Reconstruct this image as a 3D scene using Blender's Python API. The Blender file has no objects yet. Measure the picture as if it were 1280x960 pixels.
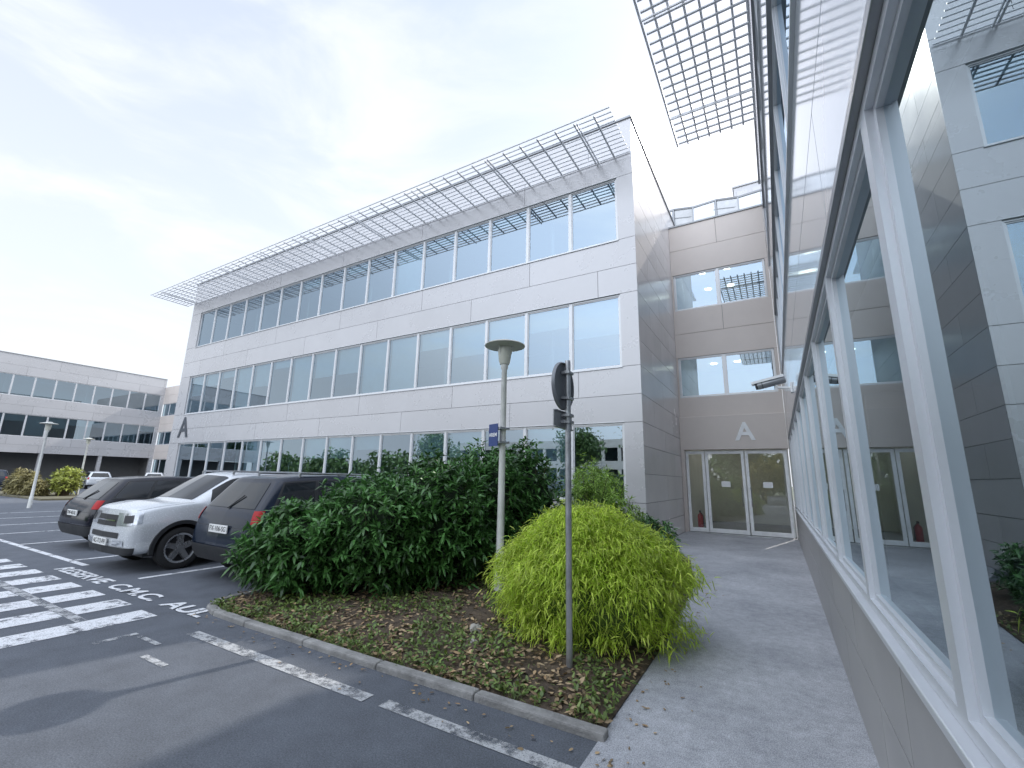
import bpy, bmesh, math, random
import numpy as np
from mathutils import Vector, Matrix
random.seed(7); rng = np.random.default_rng(7)
sc = bpy.context.scene; C = sc.collection
PI = math.pi; R = math.radians
sc.view_settings.view_transform = 'Standard'; sc.view_settings.look = 'None'; sc.view_settings.exposure = 0

# ------------------------------------------------------------------ camera
th, pt, ro = R(30.6), R(12.1), R(1.2)
Rr = Vector((math.cos(th), math.sin(th), 0))
Fw = Vector((-math.sin(th)*math.cos(pt), math.cos(th)*math.cos(pt), math.sin(pt)))
Up = Rr.cross(Fw)
Rc = Rr*math.cos(ro) + Up*math.sin(ro); Uc = Up*math.cos(ro) - Rr*math.sin(ro)
cd = bpy.data.cameras.new('camera'); cam = bpy.data.objects.new('camera', cd); C.objects.link(cam)
m = Matrix.Identity(4)
for i in range(3):
    m[i][0] = Rc[i]; m[i][1] = Uc[i]; m[i][2] = -Fw[i]
m[2][3] = 1.6
cam.matrix_world = m
cd.sensor_width = 36; cd.lens = 556/1280*36; cd.clip_start = 0.02; cd.clip_end = 3000
sc.camera = cam

# ------------------------------------------------------------------ materials
class NT:
    def __init__(s, name):
        s.m = bpy.data.materials.new(name); s.m.use_nodes = True
        s.t = s.m.node_tree; s.t.nodes.clear()
        s.out = s.n('OutputMaterial')
    def n(s, typ, **kw):
        nd = s.t.nodes.new('ShaderNode'+typ)
        for k, v in kw.items(): setattr(nd, k, v)
        return nd
    def l(s, a, b): s.t.links.new(a, b)
    def noise(s, scale, detail=4, rough=.6, vec=None):
        nd = s.n('TexNoise'); nd.inputs['Scale'].default_value = scale
        nd.inputs['Detail'].default_value = detail; nd.inputs['Roughness'].default_value = rough
        if vec is not None: s.l(vec, nd.inputs['Vector'])
        return nd.outputs['Fac']
    def mr(s, fac, a, b, c=0, d=1):
        nd = s.n('MapRange'); s.l(fac, nd.inputs[0])
        nd.inputs[1].default_value = a; nd.inputs[2].default_value = b
        nd.inputs[3].default_value = c; nd.inputs[4].default_value = d
        return nd.outputs[0]
    def mix(s, fac, a, b, typ='MIX'):
        nd = s.n('MixRGB', blend_type=typ)
        for k, v in ((0, fac), (1, a), (2, b)):
            if hasattr(v, 'links'): s.l(v, nd.inputs[k])
            elif k == 0: nd.inputs[0].default_value = v
            else: nd.inputs[k].default_value = (*v[:3], 1)
        return nd.outputs[0]
    def mul(s, a, b):
        nd = s.n('Math', operation='MULTIPLY'); s.l(a, nd.inputs[0])
        if hasattr(b, 'links'): s.l(b, nd.inputs[1])
        else: nd.inputs[1].default_value = b
        return nd.outputs[0]
    def scale(s, col, v):
        nd = s.n('VectorMath', operation='SCALE')
        if hasattr(col, 'links'): s.l(col, nd.inputs[0])
        else: nd.inputs[0].default_value = col[:3]
        s.l(v, nd.inputs['Scale']); return nd.outputs[0]

def M(name, col, rough=.5, metal=0, var=.12, scale=3, bump=0, bscale=60, island=0, coat=0, transl=0, col2=None):
    k = NT(name); tc = k.n('TexCoord').outputs['Object']
    p = k.n('BsdfPrincipled')
    f = k.noise(scale, 5, .65, tc)
    c = k.scale(col, k.mr(f, .3, .7, 1-var, 1+var))
    if col2 is not None or island:
        g = k.n('NewGeometry').outputs['Random Per Island']
        if col2 is not None: c = k.mix(k.mr(g, 0, 1), c, col2)
        if island:
            w = k.n('TexWhiteNoise', noise_dimensions='1D'); k.l(g, w.inputs['W'])
            c = k.scale(c, k.mr(w.outputs['Value'], 0, 1, 1-island, 1+island))
    k.l(c, p.inputs['Base Color'])
    p.inputs['Metallic'].default_value = metal
    k.l(k.mr(f, .3, .7, max(0.02, rough*.85), min(1, rough*1.15)), p.inputs['Roughness'])
    if coat: p.inputs['Coat Weight'].default_value = coat; p.inputs['Coat Roughness'].default_value = .03
    if bump:
        b = k.n('Bump'); b.inputs['Strength'].default_value = bump; b.inputs['Distance'].default_value = .02
        k.l(k.noise(bscale, 4, .6, tc), b.inputs['Height']); k.l(b.outputs[0], p.inputs['Normal'])
    sh = p.outputs[0]
    if transl:
        t = k.n('BsdfTranslucent'); k.l(c, t.inputs[0])
        mx = k.n('MixShader'); mx.inputs[0].default_value = transl
        k.l(sh, mx.inputs[1]); k.l(t.outputs[0], mx.inputs[2]); sh = mx.outputs[0]
    k.l(sh, k.out.inputs[0]); return k.m
def paint(name, c, r, mt=0, coat=.5, spec=.35):
    k = NT(name); p = k.n('BsdfPrincipled')
    p.inputs['Base Color'].default_value = (*c,1); p.inputs['Metallic'].default_value = mt
    p.inputs['Specular IOR Level'].default_value = spec
    p.inputs['Coat Weight'].default_value = coat; p.inputs['Coat Roughness'].default_value = .02
    tc = k.n('TexCoord').outputs['Object']; k.l(k.mr(k.noise(60,2,.5,tc), .3, .7, r*.9, r*1.1), p.inputs['Roughness'])
    k.l(p.outputs[0], k.out.inputs[0]); return k.m

def glass(name, tint, ior=1.75, base=.06, wob=.015, gcol=(.93,.96,1)):
    k = NT(name); tc = k.n('TexCoord').outputs['Object']
    tr = k.n('BsdfTransparent'); tr.inputs[0].default_value = (*tint, 1)
    gl = k.n('BsdfGlossy'); gl.inputs['Roughness'].default_value = 0.0; gl.inputs[0].default_value = (*gcol, 1)
    oi = k.n('ObjectInfo')
    va = k.n('VectorMath', operation='ADD'); k.l(tc, va.inputs[0])
    sc_ = k.n('VectorMath', operation='SCALE'); k.l(oi.outputs['Location'], sc_.inputs[0]); sc_.inputs['Scale'].default_value = 3.1
    k.l(sc_.outputs[0], va.inputs[1])
    b = k.n('Bump'); b.inputs['Strength'].default_value = wob*10; b.inputs['Distance'].default_value = .004
    k.l(k.noise(.9, 1, .4, va.outputs[0]), b.inputs['Height']); k.l(b.outputs[0], gl.inputs['Normal'])
    fr = k.n('Fresnel'); fr.inputs[0].default_value = ior
    mx = k.n('MixShader'); k.l(k.mr(fr.outputs[0], 0, 1, base, 1), mx.inputs[0])
    k.l(tr.outputs[0], mx.inputs[1]); k.l(gl.outputs[0], mx.inputs[2]); k.l(mx.outputs[0], k.out.inputs[0])
    return k.m

def asphalt():
    k = NT('asphalt'); tc = k.n('TexCoord').outputs['Object']; p = k.n('BsdfPrincipled')
    big = k.noise(.35, 5, .6, tc); mid = k.noise(3, 6, .7, tc); fine = k.noise(95, 3, .7, tc)
    vo = k.n('TexVoronoi'); vo.inputs['Scale'].default_value = 130; k.l(tc, vo.inputs['Vector'])
    c = k.mix(k.mr(big, .30, .70), (.078, .088, .106), (.104, .115, .135))
    c = k.scale(c, k.mr(mid, .3, .7, .82, 1.18)); c = k.scale(c, k.mr(fine, .3, .7, .55, 1.45))
    c = k.mix(k.mr(vo.outputs['Distance'], .16, .08), c, (.30, .31, .33))
    k.l(c, p.inputs['Base Color']); p.inputs['Roughness'].default_value = .8
    b = k.n('Bump'); b.inputs['Strength'].default_value = .6; b.inputs['Distance'].default_value = .008
    k.l(fine, b.inputs['Height']); k.l(b.outputs[0], p.inputs['Normal'])
    k.l(p.outputs[0], k.out.inputs[0]); return k.m

def aggregate():
    k = NT('path_concrete'); tc = k.n('TexCoord').outputs['Object']; p = k.n('BsdfPrincipled')
    big = k.noise(.8, 6, .65, tc); fine = k.noise(140, 3, .8, tc); mid = k.noise(11, 5, .7, tc)
    c = k.mix(k.mr(big, .35, .65), (.33, .34, .365), (.47, .48, .505))
    c = k.scale(c, k.mr(mid, .3, .7, .82, 1.14)); c = k.scale(c, k.mr(fine, .35, .65, .5, 1.4))
    k.l(c, p.inputs['Base Color']); p.inputs['Roughness'].default_value = .85
    b = k.n('Bump'); b.inputs['Strength'].default_value = .5; b.inputs['Distance'].default_value = .006
    k.l(fine, b.inputs['Height']); k.l(b.outputs[0], p.inputs['Normal'])
    k.l(p.outputs[0], k.out.inputs[0]); return k.m

def worn(name, col, lo=.42, hi=.55, sc_=7):
    k = NT(name); tc = k.n('TexCoord').outputs['Object']
    p = k.n('BsdfPrincipled'); p.inputs['Roughness'].default_value = .7
    fine = k.noise(110, 3, .7, tc)
    k.l(k.scale(col, k.mr(fine, .3, .7, .8, 1.1)), p.inputs['Base Color'])
    tr = k.n('BsdfTransparent'); mx = k.n('MixShader')
    a = k.mr(k.noise(sc_, 8, .75, tc), lo, hi)
    a2 = k.mr(fine, .34, .43)
    k.l(k.mul(a, a2), mx.inputs[0]); k.l(tr.outputs[0], mx.inputs[1]); k.l(p.outputs[0], mx.inputs[2])
    k.l(mx.outputs[0], k.out.inputs[0]); return k.m

def emis(name, col, s):
    k = NT(name); e = k.n('Emission'); e.inputs[0].default_value = (*col, 1); e.inputs[1].default_value = s
    k.l(e.outputs[0], k.out.inputs[0]); return k.m

mPanel = M('panel_light_grey', (.525, .52, .53), .28, .25, .05, .5, island=.04)
mPanelS = M('panel_side_taupe', (.74, .705, .69), .24, .05, .06, .5, island=.06)
mPanelL = M('panel_taupe', (.64, .575, .53), .38, .05, .05, .6, island=.04)
mPanelB = M('panel_gloss', (.54, .575, .62), .09, .3, .06, .6, island=.05)
mPlinth = M('panel_plinth', (.38, .37, .365), .45, .1, .12, 2, island=.05)
mCore = M('joint_dark', (.13, .13, .13), .8)
mFrame = M('aluminium_white', (.64, .65, .665), .32, .3, .05, 4)
mFrameB = M('aluminium_satin', (.64, .66, .69), .38, .35, .04, 2)
mFrameD = M('aluminium_grey', (.30, .31, .325), .35, .5, .1, 4)
mGal = M('galvanised_steel', (.40, .41, .42), .38, .75, .22, 9)
mShade = M('sunshade_aluminium', (.78, .79, .81), .45, 0, .05, 3, transl=.12)
mCeil = M('ceiling_tiles', (.78, .80, .76), .8, 0, .05, 1)
mFloorI = M('carpet', (.26, .28, .29), .9)
mWallI = M('interior_paint', (.74, .78, .78), .8, 0, .08, 1)
mBlind = M('blind_fabric', (.84, .89, .95), .7, 0, .05, 2)
mGlass = glass('window_glass', (.50, .64, .66), 1.85, .26, gcol=(.72,.87,1))
mGlassN = glass('window_glass_near', (.56, .72, .78), 1.75, .40, .006, gcol=(.84,.95,1))
mGlassD = glass('door_glass', (.84, .84, .78), 1.6, .12, .006)
mConc = M('concrete_kerb', (.27, .265, .255), .85, 0, .35, 5, .6, 70)
mSoil = M('soil', (.085, .062, .042), .95, 0, .5, 6, .9, 30)
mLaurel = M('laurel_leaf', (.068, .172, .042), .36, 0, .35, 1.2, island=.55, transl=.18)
mLaurelCore = M('laurel_inner_shade', (.012, .028, .009), .9)  # shade inside the shrub put into a near-black core colour
mTwig = M('twig', (.10, .075, .045), .85, 0, .3, 8)
mBam = M('bamboo_leaf', (.40, .56, .05), .5, 0, .25, 1.5, island=.4, transl=.42, col2=(.64, .74, .13))
mBamCore = M('bamboo_inner_shade', (.09, .14, .025), .9, 0, .4, 20)  # dark core colour stands in for shadow among the culms
mFea = M('feathery_leaf', (.24, .38, .07), .5, 0, .3, 1.5, island=.5, transl=.3)
mIvy = M('ground_leaf', (.09, .16, .035), .5, 0, .3, 3, island=.5, transl=.1, col2=(.16, .21, .05))
mLit = M('dead_leaf', (.22, .14, .07), .8, 0, .3, 3, island=.6, col2=(.36, .27, .16))
mTree = M('tree_leaf', (.13, .22, .07), .5, 0, .3, .8, island=.5, transl=.25)
mTreeY = M('autumn_leaf', (.46, .40, .08), .5, 0, .3, .8, island=.4, transl=.3)
mBark = M('bark', (.11, .085, .06), .9, 0, .3, 12, .6, 20)
mPaint = worn('road_paint', (.70, .71, .73), .38, .47, 5)
mPaintT = worn('lettering_paint', (.72, .73, .75), .38, .46, 9)
mPaint2 = worn('old_road_paint', (.44, .45, .46), .40, .54, 6)
mBlack = M('black_plastic', (.022, .023, .025), .6)
mTyre = M('tyre_rubber', (.018, .018, .019), .75, 0, .1, 20)
mRim = M('alloy_rim', (.50, .51, .53), .28, .8)
mRimD = M('rim_shadow', (.05,.05,.055), .5, .5)
mCarGl = paint('car_glass', (.008, .011, .014), .05, 0, .25, .4)
mRed = paint('tail_lamp_red', (.34, .006, .008), .35, 0, .1, .2)
mLampC = M('lamp_clear', (.42, .44, .47), .12, .5, .25, 30, coat=1)
mChrome = M('chrome', (.7, .7, .72), .1, 1)
mPlate = M('plate_white', (.72, .72, .70), .4)
mPlateT = M('plate_black', (.02, .02, .02), .5)
mWhite = M('sign_white', (.86, .87, .87), .4)
mSignRed = M('sign_red', (.5, .02, .02), .4)
mBlue = M('sign_blue', (.030, .060, .20), .4)
mDarkL = M('letter_grey', (.060, .070, .085), .45)
mLampP = M('lamp_paint', (.66, .66, .63), .4, 0, .12, 6)
mLampG = M('lamp_diffuser', (.58, .58, .50), .25, 0, .1, 6)
mExt = M('extinguisher_red', (.5, .015, .015), .3, 0, .1, 4, coat=.5)
mStone = M('stone', (.36, .34, .30), .85, 0, .3, 9, .5, 20)
mLight = emis('ceiling_lamp', (1, .93, .80), 14)
mSignBack = M('sign_back', (.20,.21,.225), .5, .4, .15, 6)

# ------------------------------------------------------------------ mesh helpers
class MB:
    def __init__(s): s.v = []; s.f = []; s.T = None
    def add(s, vs, fs):
        o = len(s.v)
        s.v += [tuple(s.T @ Vector(v)) if s.T is not None else tuple(v) for v in vs]
        s.f += [tuple(i+o for i in f) for f in fs]
    def box(s, x0, x1, y0, y1, z0, z1):
        s.add([(x0,y0,z0),(x1,y0,z0),(x1,y1,z0),(x0,y1,z0),(x0,y0,z1),(x1,y0,z1),(x1,y1,z1),(x0,y1,z1)],
              [(0,3,2,1),(4,5,6,7),(0,1,5,4),(1,2,6,5),(2,3,7,6),(3,0,4,7)])
    def quad(s, a, b, c, d): s.add([a, b, c, d], [(0,1,2,3)])
    def tube(s, p, q, r, n=10, r2=None, cap=True):
        p = Vector(p); q = Vector(q); r2 = r if r2 is None else r2
        d = (q-p).normalized(); a = d.orthogonal().normalized(); b = d.cross(a)
        vs = []
        for c, rr in ((p, r), (q, r2)):
            for i in range(n):
                t = 2*PI*i/n; vs.append(c + a*math.cos(t)*rr + b*math.sin(t)*rr)
        fs = [(i, (i+1)%n, n+(i+1)%n, n+i) for i in range(n)]
        if cap: fs += [tuple(range(n))[::-1], tuple(range(n, 2*n))]
        s.add(vs, fs)
    def bar(s, p, q, w, h):
        p = Vector(p); q = Vector(q); d = (q-p).normalized()
        up = Vector((0,0,1)) if abs(d.z) < .95 else Vector((0,1,0))
        a = d.cross(up).normalized()*w/2; b = a.cross(d).normalized()*h/2
        vs = [c+i*a+j*b for c in (p, q) for i, j in ((-1,-1),(1,-1),(1,1),(-1,1))]
        s.add(vs, [(0,3,2,1),(4,5,6,7),(0,1,5,4),(1,2,6,5),(2,3,7,6),(3,0,4,7)])
    def lathe(s, prof, c=(0,0,0), n=24, axis='z'):
        vs = []
        for r, z in prof:
            for i in range(n):
                t = 2*PI*i/n
                if axis == 'z': vs.append((c[0]+r*math.cos(t), c[1]+r*math.sin(t), c[2]+z))
                else: vs.append((c[0]+z, c[1]+r*math.cos(t), c[2]+r*math.sin(t)))
        fs = []
        for k in range(len(prof)-1):
            for i in range(n):
                j = (i+1) % n; fs.append((k*n+i, k*n+j, (k+1)*n+j, (k+1)*n+i))
        s.add(vs, fs)
    def ell(s, c, r, n=16, m_=10, jit=0):
        vs = []
        for k in range(m_+1):
            ph = PI*k/m_
            for i in range(n):
                t = 2*PI*i/n; j = 1+jit*math.sin(5*t+3*ph)*math.sin(4*ph)
                vs.append((c[0]+r[0]*j*math.sin(ph)*math.cos(t), c[1]+r[1]*j*math.sin(ph)*math.sin(t), c[2]+r[2]*j*math.cos(ph)))
        fs = [(k*n+i, (k+1)*n+i, (k+1)*n+(i+1)%n, k*n+(i+1)%n) for k in range(m_) for i in range(n)]
        s.add(vs, fs)
    def mesh(s, name, mat, smooth=False):
        me = bpy.data.meshes.new(name); me.from_pydata(s.v, [], s.f); me.materials.append(mat)
        if smooth:
            me.polygons.foreach_set('use_smooth', [True]*len(me.polygons))
        me.update(); return me
    def build(s, name, mat, parent=None, smooth=False, bevel=0, label=None):
        o = bpy.data.objects.new(name, s.mesh(name, mat, smooth)); C.objects.link(o)
        if parent: o.parent = parent
        if bevel:
            b = o.modifiers.new('bevel', 'BEVEL'); b.width = bevel; b.segments = 2; b.limit_method = 'ANGLE'
        if smooth:
            es = o.modifiers.new('split', 'EDGE_SPLIT'); es.split_angle = R(42)
        if label: o['label'] = label
        return o
def link(name, me, parent, loc=(0,0,0)):
    o = bpy.data.objects.new(name, me); C.objects.link(o); o.parent = parent; o.location = loc; return o
def tag(o, label, cat, group=None, kind=None):
    o['label'] = label; o['category'] = cat
    if group: o['group'] = group
    if kind: o['kind'] = kind
    return o
def thing(name, label, cat, loc=(0,0,0), rz=0, group=None):
    o = bpy.data.objects.new(name, None); C.objects.link(o); o.empty_display_size = .2
    o.location = loc; o.rotation_euler = (0,0,rz); return tag(o, label, cat, group)
def struct(o): o['kind'] = 'structure'; return o
def copy_tree(o, parent=None):
    c = o.copy(); C.objects.link(c); c.parent = parent
    for ch in list(o.children): copy_tree(ch, c)
    return c
def text(body, size, mat, name, parent, loc, rot, xs=1, ext=.004, off=0.0, label=None, ys=1, fitw=None):
    cu = bpy.data.curves.new(name, 'FONT'); cu.body = body; cu.size = size; cu.align_x = 'CENTER'; cu.align_y = 'CENTER'
    cu.extrude = ext; cu.offset = off
    t = bpy.data.objects.new('tmp', cu); C.objects.link(t)
    dg = bpy.context.evaluated_depsgraph_get(); me = bpy.data.meshes.new_from_object(t.evaluated_get(dg))
    bpy.data.objects.remove(t); me.materials.clear(); me.materials.append(mat); me.name = name
    o = bpy.data.objects.new(name, me); C.objects.link(o)
    if parent: o.parent = parent
    if fitw:
        xx = [v.co.x for v in me.vertices]; xs = fitw/(max(xx)-min(xx))
    o.location = loc; o.rotation_euler = rot; o.scale = (xs, ys, 1)
    if label: o['label'] = label
    return o
def np_mesh(name, V, loops, sizes, mat, parent=None):
    me = bpy.data.meshes.new(name)
    me.vertices.add(len(V)); me.vertices.foreach_set('co', V.astype(np.float32).ravel())
    me.loops.add(len(loops)); me.loops.foreach_set('vertex_index', loops.astype(np.int32))
    st = np.concatenate([[0], np.cumsum(sizes)[:-1]])
    me.polygons.add(len(sizes)); me.polygons.foreach_set('loop_start', st.astype(np.int32))
    try: me.polygons.foreach_set('loop_total', sizes.astype(np.int32))
    except Exception: pass
    me.update(calc_edges=True); me.validate(); me.materials.append(mat)
    o = bpy.data.objects.new(name, me); C.objects.link(o)
    if parent: o.parent = parent
    return o
def norm(a): return a/np.maximum(np.linalg.norm(a, axis=1, keepdims=True), 1e-6)
def leaves(name, P, D, L, W, mat, parent=None, droop=.15, up=None):
    n = len(P); D = norm(D)
    r = rng.normal(size=(n,3))*.35 + np.array([0,0,1.]) if up is None else up
    S = norm(np.cross(D, r)); N = norm(np.cross(S, D))
    L = L[:,None]; W = W[:,None]
    p1 = P + D*L*.3 + N*L*.04; p2 = P + D*L*.66 + N*L*.02 - np.array([0,0,1.])*L*droop*.4
    p3 = P + D*L - np.array([0,0,1.])*L*droop
    V = np.stack([P, p1+S*W*.5, p2+S*W*.42, p3, p2-S*W*.42, p1-S*W*.5], 1).reshape(-1,3)
    base = (np.arange(n)*6)[:,None]
    lp = (base + np.array([0,1,5, 5,1,2,4, 4,2,3])[None]).ravel()
    sz = np.tile([3,4,3], n)
    return np_mesh(name, V, lp, sz, mat, parent)

# ------------------------------------------------------------------ setting
g = MB(); g.quad((-600,-600,-.008),(600,-600,-.008),(600,600,-.008),(-600,600,-.008))
struct(g.build('ground', M('far_ground', (.10,.12,.07), .9, 0, .3, .05)))
g = MB(); g.quad((-75,-45,0),(30,-45,0),(30,60,0),(-75,60,0)); struct(g.build('parking_asphalt', asphalt()))
g = MB()
edge = [(-1.12,2.9),(-1.14,5),(-1.3,8),(-1.75,10.5),(-2.6,12.6),(-2.83,13.4),(-2.83,16.58)]
for (a,b),(c,d) in zip(edge, edge[1:]): g.quad((a,b,.006),(.36,b,.006),(.36,d,.006),(c,d,.006))
g.quad((-1.12,-8,.006),(.36,-8,.006),(.36,2.9,.006),(-1.12,2.9,.006))
struct(g.build('footpath', aggregate()))
g = MB(); g.box(-28.5,-6.35,9.1,11.38,-.05,.12); struct(g.build('pavement', mConc, bevel=.01))
nx, ny = 70, 90; vs=[]; fs=[]
def right_edge(y):
    for (a,b),(c,d) in zip(edge, edge[1:]):
        if b <= y <= d: return a+(c-a)*(y-b)/(d-b)
    return -1.12
for j in range(ny+1):
    y = 3.16+(11.38-3.16)*j/ny; xr = right_edge(y); xl = -6.22
    if y < 3.6: xl = -6.22+.35*(1-min(1,(y-3.16)/.44))**2
    for i in range(nx+1):
        x = xl+(xr-xl)*i/nx; e = min(1, min(i,nx-i)/7, j/6)
        vs.append((x, y, .015+.09*e+.03*e*math.sin(x*5+y*3)*math.cos(y*7-x)+.02*e*random.random()))
for j in range(ny):
    for i in range(nx): fs.append((j*(nx+1)+i, j*(nx+1)+i+1, (j+1)*(nx+1)+i+1, (j+1)*(nx+1)+i))
g = MB(); g.add(vs, fs); struct(g.build('planting_bed', mSoil, smooth=True))
kp = [(-1.08,3.10),(-2.08,3.10),(-3.08,3.09),(-4.08,3.10),(-5.08,3.10),(-5.75,3.12),(-6.05,3.2),(-6.22,3.38),(-6.28,3.65),(-6.29,4.65),(-6.30,5.65),(-6.30,6.65),(-6.30,7.65),(-6.30,9.1)]
g = MB()
for k,(p,q) in enumerate(zip(kp, kp[1:])):
    a = Vector((*p,-.005)); b = Vector((*q,-.005)); d = (b-a).normalized()*.003
    g.bar(a+d, b-d, .10, .11+.006*random.random())
struct(g.build('kerb', mConc, bevel=.015))
g = MB()
def strip(x0,x1,y0,y1,z=.005): g.quad((x0,y0,z),(x1,y0,z),(x1,y1,z),(x0,y1,z))
strip(-6.62,-6.22,1.45,2.72)
for k in range(1,14):
    x = -6.62-k*.80
    strip(x, x+.44, 1.36, 2.135); strip(x, x+.44, 2.245, 2.76)
struct(g.build('crossing_stripes', mPaint))
g = MB()
for x in (-8.55,-11.15,-14.3,-16.9,-19.5,-22.1,-24.7): strip(x-.05,x+.05,3.4,8.8)
strip(-26,-10.4,3.28,3.38)
struct(g.build('parking_lines', mPaint))
g = MB()
strip(-5.3,-2.75,2.60,2.72); strip(-2.6,-.8,2.62,2.73); strip(-15,-6.64,2.14,2.24,.0045); strip(-5.75,-5.68,2.0,2.35); strip(-5.0,-4.6,2.1,2.16); strip(-5.6,-5.2,2.3,2.35)
struct(g.build('worn_lane_line', mPaint2))
t = text('RESERVE  C.M.C.  AUL', .36, mPaintT, 'road_lettering', None, (-8.10,3.02,.009), (0,0,0), ext=0, off=.012, fitw=4.6, ys=.85)
struct(t)
g = MB(); g.box(-46,-33.5,8.3,11.2,-.05,.10); struct(g.build('planting_island', M('island_soil', (.12,.11,.07), .9, 0, .4, 3, .5, 30), bevel=.02))

# ------------------------------------------------------------------ building kit
def panels(mb, x0, x1, zs, pw, y0=0, th=.03, gap=.012, off=0):
    for r_, (za, zb) in enumerate(zip(zs, zs[1:])):
        x = x0 - (off + (pw*.5 if r_ % 2 else 0)) % pw
        while x < x1-.01:
            a = max(x, x0); b = min(x+pw, x1)
            if b-a > .03: mb.box(a+gap/2*(a>x0), b-gap/2*(b<x1), y0, y0+th, za+gap/2, zb-gap/2)
            x += pw
cache = {}
def win_mesh(w, h, fm, gm):
    k = (round(w,3), round(h,3), fm.name, gm.name)
    if k not in cache:
        f = MB(); t = .042; s = .028
        f.box(0,w,-.02,.07,0,t); f.box(0,w,-.02,.07,h-t,h); f.box(0,t,-.02,.07,t,h-t); f.box(w-t,w,-.02,.07,t,h-t)
        f.box(t,w-t,.004,.046,t,t+s); f.box(t,w-t,.004,.046,h-t-s,h-t); f.box(t,t+s,.004,.046,t+s,h-t-s); f.box(w-t-s,w-t,.004,.046,t+s,h-t-s)
        p = MB(); p.quad((.05,.025,.05),(w-.05,.025,.05),(w-.05,.025,h-.05),(.05,.025,h-.05))
        cache[k] = (f.mesh('window', fm), p.mesh('pane', gm))
    return cache[k]
def blind_mesh(w, h):
    k = ('b', round(w,3), round(h,2))
    if k not in cache:
        b = MB(); n = int(h/.06)
        for i in range(n): b.add([(.06,.14,-i*.06),(w-.06,.14,-i*.06),(w-.06,.155,-i*.06-.056),(.06,.155,-i*.06-.056)], [(0,1,2,3)])
        b.box(.05,w-.05,.13,.17,-n*.06-.02,-n*.06)
        cache[k] = b.mesh('blind', mBlind)
    return cache[k]
def windows(root, x0, n, w, z0, z1, rec=.06, fm=None, gm=None, blinds=None):
    fm = fm or mFrame; gm = gm or mGlass
    for i in range(n):
        a, b = win_mesh(w, z1-z0, fm, gm)
        o = link('window', a, root, (x0+i*w, rec, z0)); link('pane', b, o)
        if blinds:
            d = random.choice(blinds)
            if d > .05: link('blind', blind_mesh(w, (z1-z0)*d), o, (0,0,z1-z0-.05))
def interior(root, L, depth, storeys, part=4.4, lights=None, ends=.05):
    c = MB(); f = MB(); w = MB()
    for zf, zc in storeys:
        c.box(ends, L-ends, .27, depth, zc, zc+.12); f.box(ends, L-ends, .27, depth, zf-.12, zf)
        w.box(ends, L-ends, depth, depth+.12, zf-.12, zc+.12)
        x = part
        while x < L-1: w.box(x, x+.1, 1.2, depth, zf, zc); x += part
        w.box(ends, ends+.1, .27, depth, zf, zc); w.box(L-ends-.1, L-ends, .27, depth, zf, zc)
        if lights:
            x = .8
            while x < L-.6:
                for yy in (1.6, 3.4):
                    if yy < depth: lt = MB(); lt.box(x, x+.22, yy, yy+.22, zc-.02, zc-.004); lt.build('ceiling_lamp', mLight, root)
                x += lights
    c.build('interior_ceiling', mCeil, root); f.build('interior_floor', mFloorI, root); w.build('interior_wall', mWallI, root)
BANDS = [(1.09,3.11),(4.61,6.69),(8.33,10.34)]
STO = [(.06,3.35),(3.75,6.95),(7.4,10.6)]
def lattice(root, x0, x1, y_in, y_out, z, step=.42, n=9, rw=.022, cw=.03, name='sunshade'):
    a = MB()
    for i in range(n):
        y = y_in+(y_out*.93-y_in)*i/(n-1)
        a.bar((x0,y,z+.03), (x1,y,z+.03), rw, .028)
    x = x0+.15
    while x < x1:
        a.bar((x,y_in+.05,z-.005), (x,y_out,z-.005), cw, .032); x += step
    s = a.build(name, mShade, root)
    x = x0+1.2
    while x < x1:
        b = MB(); b.bar((x,y_in+.02,z-.045), (x,y_out*.8,z-.045), .028, .04)
        b.build('bracket', mShade, s); x += 2.96
    return s

# ---- building A
LA = 25.15
A = thing('office_building', 'long three-storey light grey panelled office block with sunshade lattice and dark letter A', 'building', (-28,11.4,0))
p = MB()
panels(p, 0, LA, [0,.55,1.09], 2.96)
panels(p, 0, LA, [3.11,3.84,4.61], 4.44, off=1.0)
panels(p, 0, LA, [6.69,7.5,8.33], 4.44, off=2.6)
panels(p, 0, LA, [10.34,11.2,12.2], 4.44, off=.6)
for za, zb in BANDS:
    p.box(0,.99,0,.03,za+.006,zb-.006); p.box(24.67,LA,0,.03,za+.006,zb-.006)
p.build('facade_panels', mPanel, A)
p = MB(); zz = [0,.55,1.09,1.8,2.5,3.11,3.84,4.61,5.3,6.0,6.69,7.5,8.33,9.0,9.7,10.34,11.2,12.2]
p.T = Matrix.Translation((LA,.03,0)) @ Matrix.Rotation(PI/2,4,'Z')
panels(p, 0, 14, zz, 2.6)
p.build('side_panels', mPanelS, A)
p = MB()
for za, zb in ((0,1.09),(3.11,4.61),(6.69,8.33),(10.34,12.15)): p.box(.004,LA-.032,.032,.26,za+.002,zb-.002)
for za, zb in BANDS: p.box(.004,.985,.032,.26,za,zb); p.box(24.68,LA-.032,.032,.26,za,zb)
p.box(LA-.25,LA-.032,.262,14,0,12.15); p.box(0,LA-.26,13.8,14,0,12.1); p.box(0,.2,.262,13.8,0,12.1); p.box(.21,LA-.26,.262,13.79,11.9,12.05)
p.build('wall', mCore, A)
p = MB(); p.box(-.04,LA+.04,-.04,.3,12.2,12.26); p.box(LA-.3,LA+.04,.3,14,12.2,12.26); p.box(-.04,.26,.3,14,12.2,12.26); p.build('roof_edge', mFrameD, A)
p = MB()
for za, zb in BANDS: p.box(.98,24.68,-.03,.05,za-.03,za-.002); p.box(.98,24.68,-.012,.05,zb+.002,zb+.02)
p.build('sill', mFrame, A, bevel=.004)
interior(A, LA, 5.5, STO)
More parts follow.
